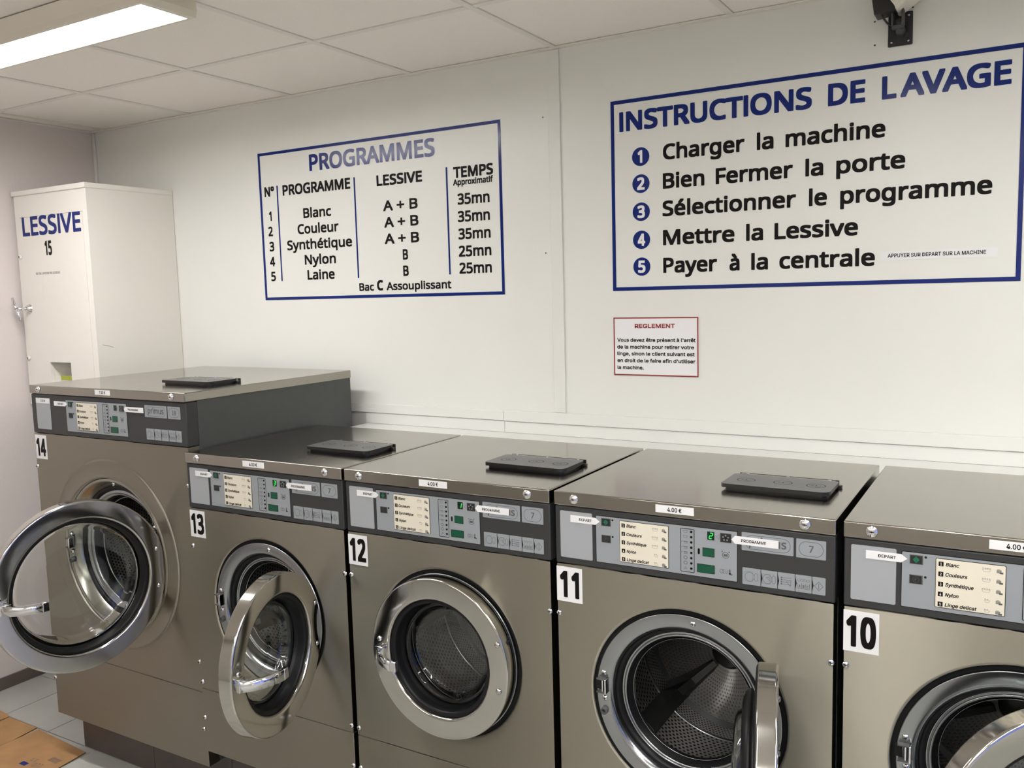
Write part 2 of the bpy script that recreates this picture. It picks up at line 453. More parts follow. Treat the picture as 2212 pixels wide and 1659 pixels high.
s = empty('wall_sign', (1.5, -.0004, 1.70))
tag(s, 'large washing instructions lettered on the back wall in a blue border, headed INSTRUCTIONS DE LAVAGE', 'sign')
def S(mb, name, m): return mb.obj(name, m, s, (-1.5, 0, -1.70))
mb = MB(); wd = .012; x0, x1, z0, z1 = .9125, 2.094, 1.7025, 2.3195
mb.box((x0,-.0006,z0),(x0+wd,0,z1)); mb.box((x1-wd,-.0006,z0),(x1,0,z1)); mb.box((x0+wd,-.0006,z0),(x1-wd,0,z0+wd)); mb.box((x0+wd,-.0006,z1-wd),(x1-wd,0,z1))
S(mb, 'border', BLUE)
for ws in ((('INSTRUCTIONS',.943,1.551),), (('DE',1.596,1.697),), (('L',1.741,1.779),('AVAGE',1.789,2.058))):
    mb = MB()
    for t, a, b in ws: letters(mb, t, a, b, 2.2185, .063, Y0, bold=.0034)
    S(mb, 'heading_word', BLUE)
lines = ((2.1155,'1',2.1335,(('Charger',1.092,1.354),('la',1.391,1.441),('machine',1.476,1.752))),
         (2.0245,'2',2.0475,(('Bien',1.091,1.228),('Fermer',1.264,1.498),('la',1.534,1.585),('porte',1.621,1.805))),
         (1.9375,'3',1.9575,(('Sélectionner',1.089,1.508),('le',1.545,1.596),('programme',1.633,2.021))),
         (1.8455,'4',1.867,(('Mettre',1.090,1.323),('la',1.359,1.411),('Lessive',1.445,1.683))),
         (1.7565,'5',1.780,(('Payer',1.090,1.268),('à',1.307,1.339),('la',1.375,1.426),('centrale',1.460,1.730))))
for z, n, zc, ws in lines:
    for t, a, b in ws: S(letters(MB(), t, a, b, z, .049, Y0, bold=.0023), 'word', INK)
    d = MB(); d.prism(ellipse(1.016, zc, .0298, .0298, 40), -.0005, 0)
    dd = S(d, 'number_disc', BLUE)
    mb = MB(); letters(mb, n, 1.003 if n != '1' else 1.006, 1.029 if n != '1' else 1.022, zc-.020, .040, -.0008, bold=.0022); mb.obj('numeral', STICK, dd)
t = S(MB().box((1.745,-.0005,1.770),(2.038,0,1.795)), 'note_strip', STICK)
letters(MB(), 'APPUYER SUR DEPART SUR LA MACHINE', 1.764, 2.011, 1.778, .0105, -.0008, font='gro', bold=.0003).obj('note_text', INK, t)

s = empty('notice_board', (1.06, -.0004, 1.419))
tag(s, 'small white rules notice with a red border under the instructions, headed REGLEMENT', 'sign')
def S(mb, name, m): return mb.obj(name, m, s, (-1.06, 0, -1.419))
x0, x1, z0, z1 = .9135, 1.2075, 1.4205, 1.614; wd = .0038
S(MB().box((x0,-.003,z0),(x1,0,z1), .0004), 'plate', STICK)
mb = MB(); yy = -.0036
mb.box((x0,yy,z0),(x0+wd,-.003,z1)); mb.box((x1-wd,yy,z0),(x1,-.003,z1)); mb.box((x0+wd,yy,z0),(x1-wd,-.003,z0+wd)); mb.box((x0+wd,yy,z1-wd),(x1-wd,-.003,z1))
S(mb, 'border', RED)
S(letters(MB(), 'REGLEMENT', .990, 1.129, 1.5785, .0140, -.0034, font='gro', bold=.0007), 'heading', RED)
for t, a, b, z in (("Vous devez être présent à l'arrêt",.9265,1.198,1.533), ('de la machine pour retirer votre',.926,1.193,1.510), ('linge, sinon le client suivant est',.926,1.195,1.4875), ("en droit de le faire afin d'utiliser",.926,1.197,1.4645), ('la machine.',.926,1.020,1.441)):
    S(letters(MB(), t, a, b, z, .0122, -.0034, font='gro', bold=.00055), 'text_line', INK)

# ================================================================== WASHING MACHINES
MC = {}
def shared(key, fn):
    if key not in MC: MC[key] = fn()
    return MC[key]

def screw_mesh():
    mb = MB(); mb.lathe([(.0001,-.0045),(.0035,-.0042),(.0062,-.0028),(.0068,-.0008),(.0072,0)], 16)
    mb.box((-.0034,-.0050,-.0007),(.0034,-.0041,.0007), mi=1); mb.box((-.0007,-.0050,-.0034),(.0007,-.0041,.0034), mi=1)
    return mb.mesh('screw', [CHROME, DARK])
def lock_mesh():
    mb = MB(); mb.lathe([(.0001,-.0052),(.0072,-.0052),(.0078,-.0046),(.0080,-.0030),(.0092,-.0030),(.0112,-.0018),(.0116,0)], 24)
    mb.box((-.005,-.0056,-.0008),(.005,-.0050,.0008), mi=1); mb.box((-.0012,-.0056,-.0018),(.0012,-.0050,.0018), mi=1)
    return mb.mesh('lock', [CHROME, DARK])
def rivet_mesh():
    return MB().lathe([(.0001,-.0042),(.004,-.0037),(.0068,-.0018),(.0076,0)], 16).mesh('rivet', POLISH)

def icon_strip(parent, dx, dz, y):
    """five silver tiles with chevrons and small line drawings"""
    xe = (.131, .171, .206, .242, .276, .303); z0, z1 = 1.0725+dz, 1.109+dz
    for k in range(5):
        def f(k=k):
            a, b = xe[k]+.0004, xe[k+1]-.0004
            mb = MB(); mb.prism(rrect(a, z0-dz, b, z1-dz, .0015, 2), -.0012, 0, 0)
            zc = 1.0905; c = (a+b)/2; yy = -.0014
            if k in (0, 1):
                mb.outline(ellipse(c-.004, zc, .0095, .0100), .0007, yy, 1); mb.outline(ellipse(c+.0095, zc, .0042, .0085), .0007, yy, 1)
                mb.outline([(c-.0145,zc+.010),(c-.0145,zc-.010),(c+.002,zc-.0108),(c+.002,zc+.011)], .0004, yy, 1)
                if k: mb.outline([(c-.006,zc+.003),(c+.002,zc-.004),(c-.001,zc+.005)], .0007, yy, 1)
            elif k == 2:
                for q in range(4): mb.box((c-.009,yy,zc+.008-q*.0048),(c+.010,yy+.0002,zc+.0087-q*.0048), mi=1)
                for q in range(4): mb.box((c-.0115,yy,zc+.0065-q*.0045),(c-.009,yy+.0002,zc+.0095-q*.0045), mi=1)
                mb.outline([(c,zc),(c+.010,zc+.004),(c+.008,zc-.009)], .0006, yy, 1)
            elif k == 3:
                for q in range(4): mb.outline(ellipse(c-.009+q*.006, zc+.008, .0032, .0024, 10), .0005, yy, 1)
                for xx in (-.012,-.004,.004,.0118): mb.box((c+xx-.0003,yy,zc-.010),(c+xx+.0004,yy+.0002,zc+.001), mi=1)
                mb.box((c-.012,yy,zc-.0105),(c+.012,yy+.0002,zc-.0098), mi=1)
                for q, ch in enumerate('ABC'): letters(mb, ch, c-.0098+q*.008, c-.0062+q*.008, zc-.0080, .006, yy, 'gro', .0003, 1)
            else:
                mb.outline([(c-.0085,zc),(c,zc-.0095),(c+.0085,zc),(c,zc+.0095)], .0009, yy, 1); mb.box((c-.0005,yy,zc-.006),(c+.0005,yy+.0002,zc+.006), mi=1)
            if k < 4: mb.prism([(b-.0002,zc+.0175),(b-.0002,zc-.0175),(b+.0035,zc)], -.0018, -.0001, 2)
            return mb.mesh('picture_tile', [PANEL, PRINT, DARK])
        new_obj('picture_tile', shared(('pic', k), f), parent, (dx, y, dz))

def arrow_label(x0, x1, z0, z1, tip, text, tx0, tx1, th):
    def f():
        mb = MB(); zc = (z0+z1)/2
        if tip > x1: pts = [(x0,z0),(x1,z0),(tip,zc),(x1,z1),(x0,z1)]
        else: pts = [(x0,z0),(x1,z0),(x1,z1),(x0,z1),(tip,zc)]
        mb.prism(pts, -.0008, 0)
        letters(mb, text, tx0, tx1, zc-th/2, th, -.0010, 'gro', .00018, 1)
        return mb.mesh('arrow_label', [STICK, INK])
    return f

SEGS = {'1':'bc','2':'abged','3':'abgcd'}
def washer(cx, F, W, zl0, zl1, depth, zf, zseam, zbot, dcz, number, price, label, door_angle, big=False, digit=None, lidback=None, jitter=0):
    """cx centre, F front plane, W half width, lid from zl0 to zl1, fascia bottom zf"""
    key = 'big' if big else 'std'
    r = empty('washing_machine', (cx, F, 0)); tag(r, label, 'washing machine', 'front loading washing machines in the row')
    def part(name, mkey, fn, parent=r, loc=None):
        return new_obj(name, shared((key, mkey), fn), parent, loc)
    B = W-.0025
    # body
    def body():
        mb = MB(); t = .003; y0, y1 = .0455, depth-.004
        mb.box((-B,y0,zbot+.002),(-B+t,y1,zl0)); mb.box((B-t,y0,zbot+.002),(B,y1,zl0)); mb.box((-B+t,y1-t,zbot+.002),(B-t,y1,zl0)); mb.box((-B+t,y0,zbot+.002),(B-t,y1-t,zbot+.005))
        return mb.mesh('cabinet_body', GREYP)
    part('cabinet_body', 'body', body)
    # lid
    def lid():
        mb = MB(); mb.box((-W,-.004,zl0),(W,depth,zl1), .0028, seg=3); return mb.mesh('top_lid', STEELH)
    L = part('top_lid', 'lid', lid)
    lk = shared('lock', lock_mesh)
    lx = .356 if big else .261; lxl = -.364 if big else -.269
    for x in (lxl, lx): new_obj('lock', lk, L, (x, -.004, (zl0+zl1)/2+.0005))
    px0, px1 = (-.034,.047) if big else (-.064,.025)
    pz0, pz1 = (1.398,1.415) if big else (1.2105,1.228)
    def pricef():
        mb = MB(); mb.box((px0,-.0049,pz0),(px1,-.004,pz1)); c = (px0+px1)/2
        letters(mb, price, c-.0165 if not big else c-.016, c+.0165 if not big else c+.016, pz0+.0038, .0098, -.0051, 'gro', .0003, 1)
        return mb.mesh('price_label', [STICK, INK])
    part('price_label', 'price', pricef)
    # control fascia
    def fascia():
        mb = MB(); mb.box((-B-.0012,.0,zf+.001),(B+.0012,.045,zl0-.0015), .003, seg=2); return mb.mesh('control_fascia', FASC)
    fa = part('control_fascia', 'fascia', fascia)
    dz = .1865 if big else 0; dx = .0035 if big else 0
    yp = 0
    ax = -.0805 if big else 0
    def blank(): 
        mb = MB(); mb.prism(rrect(-.3075, 1.0745, -.2235, 1.188, .003, 3), -.0012, 0, 0)
        if big:
            mb.box((-.3065,-.0016,1.1685),(-.2245,-.0012,1.187), mi=1); letters(mb, price, -.281, -.249, 1.1735, .0085, -.0018, 'gro', .0002, 2)
        return mb.mesh('blank_plate', [PLATE, STICK, INK])
    part('blank_plate', 'blank', blank, r, (ax, yp, dz))
    # control panel and its pieces
    def ctrl():
        mb = MB(); mb.prism(rrect(-.2145, 1.0735, .1210, 1.1865, .002, 2), -.0006, 0, 1); mb.prism(rrect(-.213, 1.075, .1195, 1.185, .0015, 2), -.0014, -.0004, 0)
        return mb.mesh('control_panel', [PANEL, DARK])
    cp = new_obj('control_panel', shared('ctrl', ctrl), r, (dx, yp, dz))
    yb = -.0014
    def start():
        mb = MB(); mb.box((-.1995,-.0004,1.1628),(-.1755,0,1.1812), mi=2); mb.box((-.198,-.0016,1.1642),(-.1775,0,1.180), .0004, 0, 1)
        mb.prism([(-.1938,1.1721),(-.1877,1.1655),(-.1816,1.1721),(-.1877,1.1787)], -.0018, -.0016, 1); mb.box((-.188,-.0020,1.168),(-.1874,-.0018,1.176), mi=0); return mb.mesh('start_button', [BTN, ICONG, PRINT])
    new_obj('start_button', shared('start', start), cp, (0, yb, 0))
    def fb():
        mb = MB(); mb.box((-.1995,-.0004,1.1232),(-.1755,0,1.1412), mi=2); mb.box((-.198,-.0016,1.1245),(-.1775,0,1.140), .0004, 0, 1)
        mb.outline(ellipse(-.1877, 1.1322, .0055, .0055, 20), .0006, -.0018, 1); letters(mb, 'F', -.1895, -.1862, 1.1297, .005, -.0018, 'gro', .0001, 1); return mb.mesh('function_button', [BTN, PRINT, PRINT])
    new_obj('function_button', shared('fb', fb), cp, (0, yb, 0))
    def led(): 
        return MB().prism(ellipse(0,0,.0024,.0024,12), -.0006, 0).mesh('indicator_light', GREEND)
    for x, z in ((-.171,1.1785),(-.171,1.1388)): new_obj('indicator_light', shared('led', led), cp, (x, yb, z))
    def card():
        mb = MB(); mb.prism(rrect(-.1535, 1.0825, -.0345, 1.1805, .002, 2), -.0006, 0, 2); mb.prism(rrect(-.1525, 1.0838, -.0357, 1.1793, .0012, 2), -.0010, -.0004, 0)
        z = 1.1660
        for n, (tx, xe) in enumerate((('Blanc',-.1125),('Couleurs',-.0985),('Synthétique',-.0875),('Nylon',-.1125),('Linge delicat',-.0815))):
            mb.box((-.1483,-.0012,z-.0010),(-.1397,-.0010,z+.0082), mi=1)
            letters(mb, str(n+1), -.1455, -.1425, z+.0008, .0055, -.0013, 'gro', .0001, 0)
            letters(mb, tx, -.1362, xe, z, .0072, -.0012, 'gro', .00028, 1, shear=.25)
            bx = -.068
            wds = (.014 if n < 3 else .009)
            x0 = -.074 if n < 3 else -.069
            mb.outline([(x0,z+.0035),(x0+.002,z-.0005),(x0+wds-.002,z-.0005),(x0+wds,z+.0035)], .0005, -.0012, 4)
            for q in range(int(wds/.0035)): mb.box((x0+q*.0038,-.0012,z+.0048),(x0+q*.0038+.0024,-.00115,z+.0062), mi=4)
            mb.box((-.0505,-.0012,z-.001),(-.0425,-.00115,z+.005), mi=4); mb.box((-.0495,-.0012,z+.0055),(-.0445,-.00115,z+.0065), mi=4); mb.box((-.0455,-.00125,z-.0022),(-.0395,-.0012,z+.0012), mi=3)
            z -= .0199
        return mb.mesh('programme_card', [CARD, INK, DARK, PRINT, PRINTL])
    new_obj('programme_card', shared('card', card), cp, (0, yb, 0))
    def ledcol():
        mb = MB(); mb.outline(rrect(-.0065, 1.0815, .0245, 1.1795, .0015, 2), .0013, -.0006, 0)
        for k in range(8):
            z = 1.1733-k*.0119; mb.prism(ellipse(.0178, z, .0028, .0028, 12), -.0007, 0, 0)
            if k < 2: mb.outline([(-.0005,z+.002),(.0012,z-.0028),(.0075,z-.0028),(.009,z+.002)], .0005, -.0005, 1)
            elif k < 5: mb.box((-.001,-.0005,z+.001),(.0095,-.0004,z+.0018), mi=1); mb.outline([(.001,z),(.002,z-.0028),(.008,z-.0028),(.009,z)], .0006, -.0005, 1); mb.box((-.004,-.0005,z-.001),(-.0028,-.0004,z+.0015), mi=1)
            elif k < 7: mb.outline(ellipse(.0045, z, .0040, .0036, 12), .0010, -.0005, 1)
            else: mb.outline([(.0015,z-.002),(.0075,z-.002),(.0045,z+.003)], .0006, -.0005, 1)
        return mb.mesh('indicator_column', [INK, PRINT])
    new_obj('indicator_column', shared('ledcol', ledcol), cp, (0, yb, 0))
    def disp():
        mb = MB(); mb.prism(rrect(.0542, 1.1605, .0700, 1.1790, .001, 2), -.0008, 0, 0)
        if digit:
            cx_, z0, hw, hh = .0625, 1.1700, .0032, .0062; t = .0013; sh = .0012
            P = {'a':(-1,2,1,2),'g':(-1,0,1,0),'d':(-1,-2,1,-2),'f':(-1,0,-1,2),'b':(1,0,1,2),'e':(-1,-2,-1,0),'c':(1,-2,1,0)}
            for k in SEGS[digit]:
                a, b, c, d = P[k]
                X = lambda u, v: cx_+u*hw+v*sh/2; Z = lambda v: z0+v*hh/2
                if b == d:
                    mb.box((X(a,b)+.0005,-.0010,Z(b)-t/2),(X(c,d)-.0005,-.0008,Z(b)+t/2), mi=1)
                else:
                    q = [(X(a,b)-t/2,Z(b)+.0004),(X(a,b)+t/2,Z(b)+.0004),(X(c,d)+t/2,Z(d)-.0004),(X(c,d)-t/2,Z(d)-.0004)]
                    mb.prism(q, -.0010, -.0008, 1)
        return mb.mesh('programme_display', [GREEND, SEG])
    new_obj('programme_display', shared(('disp', digit), disp), cp, (0, yb, 0))
    def pb():
        mb = MB(); mb.box((.0828,-.0004,1.1588),(.1075,0,1.1795), mi=1); mb.box((.084,-.0016,1.160),(.1065,0,1.1783), .0004, 0, 1)
        for k in range(5):
            a = PI/2+2*PI*k/5; x, z = .0952+.0058*math.cos(a), 1.1692+.0055*math.sin(a)
            mb.prism(ellipse(x, z, .0017, .0017, 8), -.0018, -.0016, 2)
        mb.prism(ellipse(.0952,1.1692,.0022,.0022,10), -.0017, -.0016, 3); return mb.mesh('programme_button', [BTN, PRINT, PANEL, DARK])
    new_obj('programme_button', shared('pb', pb), cp, (0, yb, 0))
    for nm, a in (('temperature_display', (.0433,1.1222,.0702,1.1418)), ('time_display', (.0307,1.0843,.0706,1.1040))):
        def g(a=a, nm=nm):
            mb = MB(); mb.prism(rrect(*a, .001, 2), -.0006, 0, 1); mb.prism(rrect(a[0]+.0011, a[1]+.0011, a[2]-.0011, a[3]-.0011, .0006, 2), -.0008, -.0004, 0); return mb.mesh(nm, [GREEN, DARK])
        new_obj(nm, shared(nm, g), cp, (0, yb, 0))
    def marks():
        mb = MB(); mb.prism(rrect(.0326,1.1255,.0372,1.1385,.002,3), -.0006, 0, 1)
        mb.outline([(.0745,1.1695),(.0805,1.1645),(.0805,1.1745)], .0005, -.0005, 0)
        mb.outline(ellipse(.095, 1.1305, .0072, .0066, 16), .0012, -.0005, 0); mb.box((.0905,-.0005,1.128),(.0995,-.0004,1.133), mi=0); mb.box((.086,-.0005,1.137),(.0885,-.0004,1.1395), mi=0); mb.box((.1015,-.0005,1.137),(.104,-.0004,1.1395), mi=0)
        mb.outline(ellipse(.0865, 1.094, .0042, .0042, 14), .0009, -.0005, 0); mb.outline(ellipse(.0915, 1.094, .0042, .0042, 14), .0007, -.0005, 0)
        mb.face([(.0965,-.0005,1.089),(.0973,-.0005,1.089),(.1003,-.0005,1.099),(.0995,-.0005,1.099)], 0)
        mb.box((.1035,-.0005,1.0905),(.1052,-.0004,1.100), mi=1); mb.prism(ellipse(.1043,1.0905,.0024,.0022,10), -.0005, -.0004, 1); mb.box((.1065,-.0005,1.088),(.110,-.0004,1.0895), mi=1)
        return mb.mesh('panel_marking', [PRINT, INK])
    new_obj('panel_marking', shared('marks', marks), cp, (0, yb, 0))
    # brand plate, capacity plate
    bx = .0875 if big else 0
    def brand():
        mb = MB(); mb.prism(rrect(.1295, 1.147, .238, 1.1865, .0015, 2), -.0010, 0, 0)
        mb.outline(rrect(.1375, 1.1515, .2315, 1.1815, .0145, 8), .0010, -.0012, 1)
        letters(mb, 'primus', .1455, .2235, 1.1595, .0190, -.0012, 'hum', .0006, 1)
        return mb.mesh('brand_plate', [PANEL, PRINT])
    new_obj('brand_plate', shared('brand', brand), r, (bx, yp, dz))
    def capac():
        mb = MB(); mb.prism(rrect(.2435, 1.1465, .3030, 1.1865, .0015, 2), -.0010, 0, 0)
        mb.outline(rrect(.2495, 1.1515, .2975, 1.1815, .0145, 8), .0010, -.0012, 1)
        letters(mb, '18' if big else '7', .2645 if big else .2695, .2830 if big else .2785, 1.1590, .0150, -.0012, 'gro', .0004, 1)
        return mb.mesh('capacity_plate', [PANEL, PRINT])
    part('capacity_plate', 'capac', capac, r, (bx, yp, dz))
    icon_strip(r, bx, dz, yp)
    # paper arrows
    sx = 0.002 if big else 0
    dfn = arrow_label(-.2795, -.2145, 1.1628, 1.1795, -.2035, 'DEPART', -.2565, -.224, .0062)
    new_obj('arrow_label', shared('dep', dfn), r, (sx, yp-.0016, dz))
    gfn = arrow_label(.1155, .2075, 1.1602, 1.1775, .1075, 'PROGRAMME', .1290, .1820, .0066)
    new_obj('arrow_label', shared('pro', gfn), r, (.0045 if big else 0, yp-.0018, dz-.001))
    # dispenser flap
    fx = .062 if big else 0; fz = zl1-1.235
    def flap():
        mb = MB()
        pts = [(.040,.286),(.0325,.279),(.0325,.172),(.038,.164),(.255,.160),(.264,.1605),(.271,.164),(.2755,.170),(.2775,.179),(.2775,.280),(.2745,.286)]
        mb.prism(pts, 1.2415, 1.2505, 0, 'z')
        for f in mb.bm.faces:
            if abs(f.calc_center_median().z-1.246) < .001: f.material_index = 1
        for (x, yv) in ((.078,.221),(.163,.224),(.238,.221)):
            e = [(x+.0215*math.cos(2*PI*i/30), yv+.0195*math.sin(2*PI*i/30)) for i in range(30)]
            ei = [(x+.0197*math.cos(2*PI*i/30), yv+.0177*math.sin(2*PI*i/30)) for i in range(30)]
            for i in range(30):
                j = (i+1) % 30; mb.face([(*e[i],1.2507),(*e[j],1.2507),(*ei[j],1.2507),(*ei[i],1.2507)], 2)
            for q in range(9):
                a = PI+PI*q/8; b = PI+PI*(q+1)/8
                if q < 8: mb.face([(x+.011*math.cos(a),yv+.004+.009*math.sin(a),1.2507),(x+.011*math.cos(b),yv+.004+.009*math.sin(b),1.2507),(x+.0097*math.cos(b),yv+.004+.0077*math.sin(b),1.2507),(x+.0097*math.cos(a),yv+.004+.0077*math.sin(a),1.2507)], 2)
            mb.box((x-.0008,yv-.003,1.2505),(x+.0008,yv+.006,1.2507), mi=2)
        return mb.mesh('dispenser_flap', [LIDPL, BLACK, DARK])
    fo = part('dispenser_flap', 'flap', flap, r, (fx, 0, fz))
    def under():
        mb = MB(); mb.prism([(.042,.282),(.040,.278),(.040,.180),(.044,.172),(.262,.169),(.270,.180),(.270,.282)], 1.2352, 1.2415, 0, 'z'); return mb.mesh('flap_seal', BLACK)
    part('flap_seal', 'under', under, fo)
    def hinge():
        mb = MB(); mb.box((.044,.2865,1.2352),(.268,.3035,1.2485), .001, 0, 1); mb.box((.040,.3035,1.2352),(.274,.306,1.2492), .0004, 2, 1)
        mb.box((.268,.280,1.2352),(.284,.292,1.242), .0006, 2, 1); mb.box((.030,.286,1.2352),(.046,.296,1.2405), .0006, 2, 1)
        for x in (.062,.158,.254):
            for q in range(1): mb.box((x-.004,.291,1.2485),(x+.004,.299,1.2500), .0012, 1, 1)
        return mb.mesh('flap_hinge', [STEELH, CHROME, BLACK])
    part('flap_hinge', 'hinge', hinge, fo)
    # stainless front with round opening
    H = .2735 if big else .228
    def front():
        mb = MB(); n = 96; z0, z1 = zseam+.0012, zf-.0008; t = 0.0
        ring = []
        for i in range(n):
            a = 2*PI*i/n; c_, s_ = math.cos(a), math.sin(a)
            k = min(((W-.0035)/abs(c_)) if abs(c_) > 1e-6 else 9, ((z1-dcz) if s_ > 0 else (dcz-z0))/abs(s_) if abs(s_) > 1e-6 else 9)
            ring.append((k*c_, dcz+k*s_))
        for co in ((W-.0035, z1), (-W+.0035, z1), (-W+.0035, z0), (W-.0035, z0)):
            i = min(range(n), key=lambda i: (ring[i][0]-co[0])**2+(ring[i][1]-co[1])**2); ring[i] = co
        # flat or embossed surface rings
        prof = [(H,.0)] if not big else [(H,.006),(H+.006,.001),(H+.014,0),(.3275,0),(.3325,-.003)]
        prof = [(H,.004),(H+.0025,.0006),(H+.006,0)] if not big else [(.2680,.004),(.2700,-.0045),(.2735,-.0068),(.2770,-.0068),(.2800,-.0040),(.2830,-.0030),(.3240,-.0030),(.3270,-.0040),(.3300,-.0042),(.3335,-.0010),(.3360,.0006),(.3385,0),(.344,0)]
        rr = [[mb.bm.verts.new((r_*math.cos(2*PI*i/n), y_, dcz+r_*math.sin(2*PI*i/n))) for i in range(n)] for r_, y_ in prof]
        out = [mb.bm.verts.new((x, 0, z)) for x, z in ring]
        rr.append(out)
        # turned edge
        rr.append([mb.bm.verts.new((x, .0450, z)) for x, z in ring])
        for k in range(len(rr)-1):
            for i in range(n):
                j = (i+1) % n
                f = mb.bm.faces.new([rr[k][i], rr[k][j], rr[k+1][j], rr[k+1][i]]); f.smooth = k < len(rr)-3
        return mb.mesh('front_panel', STEEL)
    part('front_panel', 'front', front)
    def lower():
        mb = MB(); mb.box((-W+.0035,0,zbot),(W-.0035,.0450,zseam-.0012), .0015); return mb.mesh('lower_panel', STEEL)
    part('lower_panel', 'lower', lower)
    sc = shared('screw', screw_mesh)
    if big: scs = [(-.413,1.119),(.403,1.119),(.403,.533),(-.413,.310),(.403,.302)]
    else: scs = [(-.3155,.933),(.3155,.932),(-.3135,.481),(.3135,.482),(-.3135,.36),(.3135,.36)]
    for x, z in scs: new_obj('screw', sc, r, (x, 0, z))
    # number sticker
    nx0, nx1, nz0, nz1 = (-.413,-.346,1.149,1.237) if big else (-.3205,-.2525,.9640,1.0500)
    def num():
        mb = MB(); mb.box((nx0,-.0005,nz0),(nx1,0,nz1), mi=0)
        w_ = nx1-nx0; q0, q1 = (.13,.88) if number == '11' else (.08,.92)
        letters(mb, number, nx0+w_*q0, nx0+w_*q1, nz0+.0105, .0655, -.0007, 'hum', .0030, 1)
        return mb.mesh('number_sticker', [STICK, INK])
    new_obj('number_sticker', num(), r, (0, 0, 0))
    # opening: dark gap, dished bezel, gasket, drum
    k = 1.0 if not big else 1.0
    if not big:
        bez = [(.2175,.006),(.2172,-.0006),(.2165,-.0012),(.2155,-.0013),(.205,-.0010),(.193,-.0003),(.189,.0006),(.1855,.0025),(.182,.0065),(.1795,.0120),(.1775,.0180),(.1765,.028)]
        gap = [(.230,.0035),(.2285,.010),(.216,.010)]
        gsk = [(.1775,.0200),(.1750,.0180),(.1710,.0190),(.1670,.026),(.1655,.036)]
        clamp = [(.1665,.032),(.1660,.0292),(.1650,.0285),(.1620,.0285),(.1610,.0295),(.1603,.0335),(.1596,.0295),(.1586,.0285),(.1560,.0287),(.1545,.0300),(.1540,.036)]
        gsk2 = [(.1545,.033),(.1520,.037),(.1480,.044),(.1446,.050)]
        lip = [(.1450,.050),(.1445,.0460),(.1438,.0450),(.1432,.0465),(.1430,.056)]
        R = .235; y1 = .060; ys = .325; y2 = .39; yh = .352
        inner = [(.1430,.056),(R-.004,.060),(R,.065)]
        lipr = .1430
    else:
        bez = [(.2665,.001),(.262,-.001),(.255,.004),(.236,.030),(.232,.040)]
        gap = [(.276,.004),(.276,.012),(.266,.012)]
        gsk = [(.2335,.036),(.229,.033),(.222,.036),(.220,.050)]
        clamp = [(.2215,.045),(.216,.040),(.206,.042),(.204,.049),(.200,.046),(.197,.060)]
        gsk2 = [(.198,.056),(.191,.062),(.187,.085)]
        lip = [(.1875,.086),(.185,.083),(.1825,.086),(.182,.095)]
        R = .30; y1 = .098; ys = .38; y2 = .47; yh = .42; lipr = .182
        inner = [(.182,.095),(R-.004,.098),(R,.103)]
    zc = dcz
    bo = part('door_bezel', 'bez', lambda: MB().lathe(bez, 96, (0,zc)).mesh('door_bezel', DISHST if big else RINGST))
    part('gap_ring', 'gap', lambda: MB().lathe(gap, 96, (0,zc)).mesh('gap_ring', DARK), bo)
    go = part('door_gasket', 'gsk', lambda: MB().lathe(gsk, 96, (0,zc)).lathe(gsk2, 96, (0,zc)).mesh('door_gasket', RUBBER))
    part('clamp_ring', 'clamp', lambda: MB().lathe(clamp, 96, (0,zc)).mesh('clamp_ring', RINGST), go)
    # latch, bumper and screws on the bezel
    s_ = 1.0 if not big else 1.2
    bxl = -.200 if not big else -.2475
    def latch():
        mb = MB(); x, z = bxl, zc+.016; t = .0022
        mb.box((x-.013,-.001,z-.019),(x+.013,.004,z+.019), .0008, 0, 1)
        mb.box((x-.013,-.016,z+.013),(x+.011,-.001,z+.016), .0005, 0, 1); mb.box((x-.013,-.016,z-.019),(x+.011,-.001,z-.016), .0005, 0, 1)
        mb.box((x+.008,-.017,z-.019),(x+.012,-.001,z+.016), .0006, 1, 1); mb.box((x+.000,-.014,z-.016),(x+.0035,-.001,z+.013), .0005, 1, 1)
        mb.box((x-.019,-.003,z-.015),(x-.005,.0035,z+.010), mi=2)
        return mb.mesh('latch_block', [GREYB, CHROME, DARK])
    part('latch_block', 'latch', latch, bo)
    part('rubber_stop', 'stop', lambda: MB().lathe([(.0035,.002),(.0035,-.008),(.0060,-.0105),(.0085,-.009),(.0095,.006)], 20, (bxl+.002, zc-.050)).mesh('rubber_stop', GREYB), bo)
    for a_, rr_ in ((None, (bxl, .042)), (None, (bxl+.002, -.020)), (None, (.02, .200 if not big else .250)), (None, (.178 if not big else .22, .092 if not big else .12))):
        x, z = rr_; new_obj('screw', sc, bo, (x, .0005 if abs(math.hypot(x,z)-.206) < .02 else .002, zc+z))
    # hinge leaf on the right of the bezel
    hx = .19 if not big else .2386
    part('hinge_leaf', 'leaf', lambda: MB().box((hx-.006,-.018,zc-.075),(hx+.010,.004,zc+.085), .002).mesh('hinge_leaf', BLACK), bo)
    # drum
    def drum():
        mb = MB()
        mb.lathe(lip, 96, (0,0), mi=3)
        mb.lathe(inner, 96, (0,0), mi=3)
        mb.lathe([(R,y1+.005),(R,ys)], 96, (0,0), mi=0, uvlen=R)
        mb.lathe([(R,ys),(R-.004,ys+.003),(R-.004,ys+.006),(R,ys+.009)], 96, (0,0), mi=3)
        mb.lathe([(R,ys+.009),(R,y2)], 96, (0,0), mi=1, uvlen=R)
        mb.lathe([(R,y2),(R-.012,y2+.012)], 96, (0,0), mi=3)
        n = 8; prof = [(R-.012+(.045-R+.012)*i/n, y2+.012+(yh-y2-.012)*(i/n)**.8) for i in range(n+1)]
        mb.lathe(prof, 96, (0,0), mi=2, uvlen=R)
        return mb.mesh('drum', [DRUMP, DRUMD, DRUMC, RINGST])
    dr = part('drum', 'drum', drum, r, (0, 0, zc))
